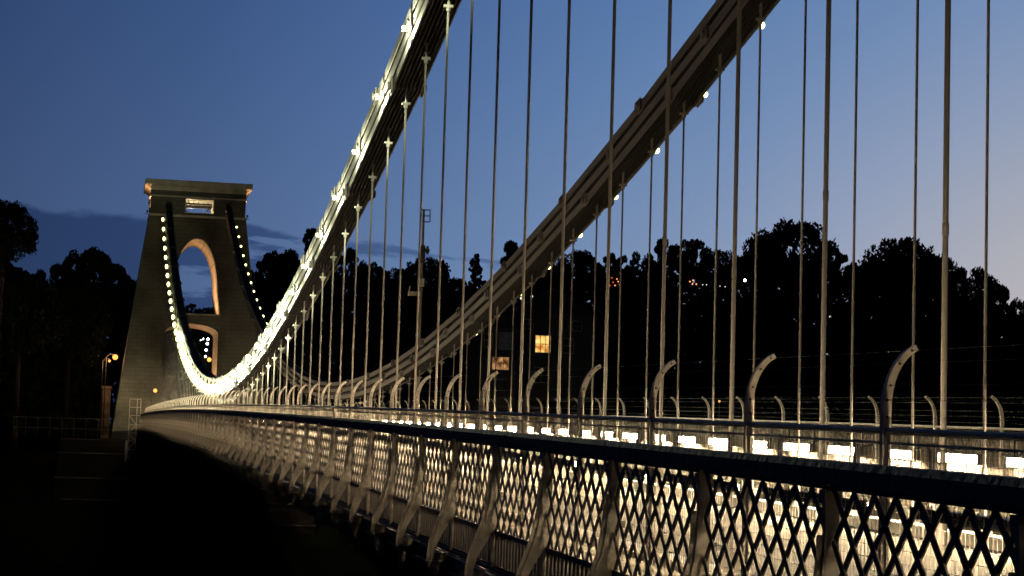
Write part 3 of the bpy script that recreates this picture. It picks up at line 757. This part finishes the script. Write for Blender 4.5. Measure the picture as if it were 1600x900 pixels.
# distant lights among the trees
def far_light(lab, px, py, Y, r_, em):
    a = at(px, py, Y); t = thing('distant_lamp', lab, 'lamp', a, (0,0,0), 'distant lights among the trees')
    m_ = MB(); m_.sphere((0, 0, 0), r_, 8, 6); link('bulb', m_.mesh('bulb', em, True), t)
    m_ = MB(); m_.tube([(0, 0, -r_), (0, 0, -8)], .05, 6); link('lamp_post', m_.mesh('lamp_post', DARKP), t)
SODD = emis('dim_sodium', (1, .38, .12, 1), 1.6); WD = emis('dim_white', (.85, .8, .7, 1), 1.2)
pts = [(1164, 438, WHITEE, .17, 'white light among the trees right of centre'), (1142, 494, SODD, .2, 'single warm light low on the dark hillside'),
       (1297, 495, WD, .14, 'faint white light on the right of the dark hillside'), (1124, 627, SODD, .14, 'tiny light just above the far handrail'),
       (815, 466, WD, .2, 'left one of two pale lights beside the chain'), (831, 463, WD, .16, 'right one of two pale lights beside the chain')]
for px, py, em, r_, lab in pts: far_light(lab, px, py, 226, r_, em)
for k, (px, py) in enumerate([(956, 434), (964, 436), (958, 441), (966, 440), (953, 446), (961, 446), (968, 445)]):
    far_light('red-orange light in the cluster left of centre trees, %s' % ['top left', 'top right', 'middle left', 'middle right', 'bottom left', 'bottom middle', 'bottom right'][k], px, py, 226, .085, SODD if k % 2 else REDE)
for k, (px, py) in enumerate([(1078, 440), (1083, 438), (1082, 444), (1088, 444), (1098, 445), (1104, 445), (1118, 446), (1125, 447), (1133, 448), (1149, 449)]):
    far_light('%s light from the left in the row of warm lights on the hillside' % ORD[k], px, py, 226, .10 if k < 4 else .07, SODD if k < 4 else WD)

# fence on the ledge left of the tower
fn = thing('railing', 'thin steel railing on the ledge left of the tower', 'railing', (0, 0, 0))
m_ = MB()
for k in range(9): m_.tube([(-8+k*1.15, 192.8, .1), (-8+k*1.15, 192.8, 2.2)], .018, 6)
link('railing_post', m_.mesh('railing_post', RODM), fn)
m_ = MB()
for z in (1.15, 2.15): m_.tube([(-8, 192.8, z), (2.4, 192.8, z)], .02, 6)
link('rail', m_.mesh('rail', RODM), fn)

# ------------------------------------------------------------------ trees
def leaf_crown(kind, seed):
    r_ = np.random.default_rng(seed)
    cl = []
    if kind == 'broad':
        n = 95
        for i in range(n):
            t = r_.uniform(0, 2*math.pi); h = r_.uniform(-.55, 1)
            rad = math.sqrt(max(0, 1-h*h))*r_.uniform(.72, 1.02)
            cl.append((rad*math.cos(t)*.98, rad*math.sin(t)*.98, .58+h*.42, r_.uniform(.10, .19)))
        for i in range(30): cl.append((r_.uniform(-.6, .6), r_.uniform(-.6, .6), r_.uniform(.15, .75), .26))
    elif kind == 'rugged':
        n = 60
        for i in range(n):
            t = r_.uniform(0, 2*math.pi); h = r_.uniform(-.5, 1)
            rad = math.sqrt(max(0, 1-h*h))*r_.uniform(.45, 1.12)
            cl.append((rad*math.cos(t), rad*math.sin(t), .58+h*r_.uniform(.32, .44), r_.uniform(.08, .17)))
    elif kind == 'pine':
        for k in range(9):
            z = .28+.72*k/8; rr = (1.0-(.75*(k/8)**1.5))*r_.uniform(.6, 1)
            for j in range(8):
                t = r_.uniform(0, 6.28); q = r_.uniform(.1, 1)*rr
                cl.append((q*math.cos(t), q*math.sin(t), z+r_.uniform(-.02, .02)+.03*q, r_.uniform(.09, .16)))
    elif kind == 'conifer':
        for k in range(22):
            z = .12+.88*k/21; rr = (1-z)*.9+.05
            for j in range(max(3, int(14*rr))):
                t = r_.uniform(0, 6.28); q = r_.uniform(.2, 1)*rr
                cl.append((q*math.cos(t), q*math.sin(t), z-.04*q, .06+.06*rr))
    cl = np.array(cl); per = max(40, int(11000/len(cl)))
    idx = np.repeat(np.arange(len(cl)), per); n = len(idx)
    d = r_.normal(size=(n, 3)); d /= np.linalg.norm(d, axis=1)[:, None]
    rad = r_.uniform(.35, 1.12, n)**.6
    c = cl[idx]
    flat = .45 if kind in ('pine', 'conifer') else .85
    p = c[:, :3]+d*(rad*c[:, 3])[:, None]*np.array([1, 1, flat*.8])
    a = r_.normal(size=(n, 3)); a[:, 2] *= .6; a /= np.linalg.norm(a, axis=1)[:, None]
    b = np.cross(a, r_.normal(size=(n, 3))); b /= np.linalg.norm(b, axis=1)[:, None]
    s_ = r_.uniform(.022, .048, n)[:, None]
    sc = np.array([1, 1, 1.0])
    q = np.stack([p-a*s_*sc, p+b*s_*.6*sc, p+a*s_*sc, p-b*s_*.6*sc], 1).reshape(-1, 3)
    me = bpy.data.meshes.new('crown'); me.from_pydata(q.tolist(), [], [(4*i, 4*i+1, 4*i+2, 4*i+3) for i in range(n)])
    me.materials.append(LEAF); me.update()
    # trunk with limbs reaching the clumps
    m_ = MB(); top = .8 if kind in ('broad', 'rugged') else .97
    m_.tube([(0, 0, -.35), (.01, 0, 0), (-.01, .01, .35), (.01, -.01, top)], [.05, .036, .026, .006], 7)
    for i in r_.choice(len(cl), 16, replace=False):
        z0 = min(top-.05, max(.15, cl[i][2]-.25)); m_.tube([(0, 0, z0), (cl[i][0]*.5, cl[i][1]*.5, (z0+cl[i][2])/2+.02), tuple(cl[i][:3])], [.014, .009, .003], 5)
    return me, m_.mesh('trunk', BARK)
KINDS_ = {}
for k in ('broad', 'rugged', 'pine', 'conifer'):
    KINDS_[k] = [leaf_crown(k, s_) for s_ in ((1, 2, 3) if k in ('broad', 'rugged') else (4, 5))]
NT = [0]
def tree(px, ptop, wpx, Y, kind, lab, hfac=1.0, name=None, group='trees on the far side of the gorge'):
    c = at(px, ptop, Y); half = wpx/2/F*Y*1.12
    z0 = ground_h(c.x, Y)-.3; H = c.z-z0
    crown_h = min(H, half*{'broad': 1.9, 'rugged': 2.0, 'pine': 3.2, 'conifer': 5}[kind]*hfac)
    cm, tm = KINDS_[kind][NT[0] % len(KINDS_[kind])]; NT[0] += 1
    nm = name or {'broad': 'broadleaf_tree', 'rugged': 'oak_tree', 'pine': 'pine_tree', 'conifer': 'conifer_tree'}[kind]
    t = thing(nm, lab, 'tree', (c.x, Y, c.z-crown_h*(1.0 if kind != 'pine' else 1.0)), (0, 0, NT[0]*1.3), group)
    link('crown', cm, t, scale=(half, half, crown_h))
    link('trunk', tm, t, scale=(half if half < crown_h*.5 else crown_h*.5, half if half < crown_h*.5 else crown_h*.5, crown_h if crown_h*.35 > 0 else 1))
    # the bole down to the ground
    zb_ = c.z-crown_h
    if zb_-z0 > .5:
        m_ = MB(); m_.tube([(0, 0, z0-zb_), (0, 0, .1*crown_h)], [.35, .25], 8); link('bole', m_.mesh('bole', BARK), t)
SKY = [(8, 322, 92, 190, 'broad', 'tall dark tree at the left edge of the photo'), (-40, 345, 100, 185, 'broad', 'tree half cut by the left edge behind the tall one'),
       (148, 394, 100, 232, 'rugged', 'rounded dark tree midway between left edge and tower'), (88, 420, 80, 228, 'rugged', 'low dark tree left of the rounded one'),
       (198, 440, 60, 236, 'broad', 'low tree touching the left side of the tower'), (112, 455, 110, 215, 'broad', 'bushy dark tree below the rounded left tree'), (35, 440, 120, 200, 'broad', 'bushy tree below the tall left edge tree'),
       (300, 476, 26, 262, 'rugged', 'small tree seen through the oval arch on the left'), (330, 484, 50, 265, 'broad', 'small tree seen through the oval arch on the right'), 
       (430, 402, 90, 240, 'rugged', 'dark tree right of the tower behind the bright chain'), (487, 362, 46, 245, 'pine', 'pine top rising above the bright chain right of the tower'),
       (470, 398, 100, 250, 'broad', 'wide tree under the pine top right of the tower'), (545, 394, 70, 250, 'rugged', 'rugged tree below the near chain'), (585, 420, 60, 260, 'broad', 'low round tree between near chain and mast'),
       (625, 424, 60, 262, 'broad', 'low tree just left of the mast'), (668, 410, 80, 262, 'broad', 'flat-topped tree behind the mast'), (693, 408, 26, 262, 'conifer', 'narrow spiky conifer right of the mast'), (718, 440, 60, 250, 'broad', 'lowest tree in the dip right of the mast'),
       (744, 401, 34, 255, 'pine', 'small pine right of the dip'), (800, 386, 80, 250, 'pine', 'layered pine touching the far chain'), (845, 400, 90, 250, 'broad', 'broad tree hidden partly by the far chain'),
       (905, 398, 74, 252, 'broad', 'broad tree right below the far chain'), (960, 400, 60, 255, 'rugged', 'thin ragged tree with sky showing through its top'), (1000, 425, 60, 250, 'broad', 'low tree below the notch in the skyline'),
       (1040, 380, 84, 250, 'rugged', 'ragged tree with bright gaps left of centre rods'), (1082, 378, 70, 246, 'rugged', 'ragged tree with flat top beside the gap'), (1128, 396, 70, 246, 'broad', 'broad tree before the pale skyline notch'), (1165, 404, 60, 245, 'broad', 'low tree in the pale skyline notch'),
       (1240, 354, 136, 236, 'broad', 'tallest domed tree right of centre'), (1192, 385, 70, 238, 'rugged', 'ragged left shoulder of the tallest dome'), (1300, 392, 70, 238, 'rugged', 'ragged tree right of the tallest dome'), (1335, 418, 60, 236, 'broad', 'low tree in the dip between two domed trees'),
       (1408, 380, 120, 230, 'broad', 'second domed tree at the right of the photo'), (1368, 405, 60, 232, 'rugged', 'ragged left shoulder of the second dome'), (1462, 402, 70, 228, 'broad', 'tree on the right shoulder of the second dome'),
       (1515, 424, 90, 226, 'broad', 'tree sloping down towards the right edge'), (1562, 452, 80, 224, 'rugged', 'ragged tree with gaps near the right edge'), (1608, 492, 70, 222, 'broad', 'lowest tree at the right edge of the photo')]
for a in SKY: tree(*a)
# distant woodland that reads as one dark mass, filling the slope under the single trees
def wood(name, lab, prof, Y, depth, seed, n, zlow):
    r_ = np.random.default_rng(seed); px = np.array([p[0] for p in prof]); py = np.array([p[1] for p in prof])
    P = []
    u = r_.uniform(px[0], px[-1], n); d = r_.uniform(0, depth, n)
    top = np.interp(u, px, py)+7*np.sin(u*.11+seed)+5*np.sin(u*.043)+r_.uniform(0, 6, n)
    for i in range(n):
        c = at(u[i], top[i], Y); zt = c.z; z = zlow+(zt-zlow)*r_.uniform(0, 1)**.75
        P.append((c.x, Y+d[i]*(1-.5*(z-zlow)/max(1, zt-zlow)), z))
    P = np.array(P)
    a = r_.normal(size=(n, 3)); a /= np.linalg.norm(a, axis=1)[:, None]
    b = np.cross(a, r_.normal(size=(n, 3))); b /= np.linalg.norm(b, axis=1)[:, None]
    s_ = r_.uniform(.25, .75, n)[:, None]
    q = np.stack([P-a*s_, P+b*s_*.7, P+a*s_, P-b*s_*.7], 1).reshape(-1, 3)
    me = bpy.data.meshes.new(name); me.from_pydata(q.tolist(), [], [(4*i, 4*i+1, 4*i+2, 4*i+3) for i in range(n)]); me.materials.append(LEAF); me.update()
    o = link(name, me); o['kind'] = 'stuff'; o['label'] = lab; o['category'] = 'woods'
wood('woodland', 'dark wooded slope below the skyline trees right of the tower', [(395, 445), (440, 430), (490, 420), (560, 440), (640, 442), (700, 455), (725, 462), (760, 436), (830, 425), (900, 425), (985, 440), (1040, 420), (1150, 425), (1190, 405), (1300, 415), (1340, 440), (1400, 412), (1480, 440), (1560, 480), (1640, 520), (1760, 560)], 262, 16, 3, 52000, 3)
wood('woodland', 'dark wooded bank behind the left edge and the tower', [(-180, 420), (-60, 400), (30, 400), (60, 440), (100, 432), (200, 440), (250, 480), (285, 497), (330, 497), (400, 470)], 248, 14, 5, 22000, 0)
wood('woodland', 'dark scrub and trees filling the bank left of the tower', [(-180, 440), (0, 450), (60, 470), (110, 462), (150, 480), (168, 600)], 221, 8, 8, 16000, 0)
# the wooded slope below the skyline: individual trees in two looser rows
for row, (Y, y0, n) in enumerate(((226, 468, 17), (212, 545, 17))):
    for k in range(n):
        px = 440+k*74+random.uniform(-18, 18); 
        if row == 0 and (px < 470): continue
        top = y0+random.uniform(-16, 16)+(max(0, px-1450)*.28)
        if Y == 226 and 735 < px < 1075: continue
        if Y == 212 and (720 < px < 900 or random.random() < .3): continue
        tree(px, top, random.uniform(95, 125), Y+random.uniform(-4, 4), random.choice(['broad', 'rugged']),
             ('dark tree on the %s row of the wooded slope below the skyline' % ('upper' if row == 0 else 'lower')), group='trees of the %s slope row' % ('upper' if row == 0 else 'lower'))
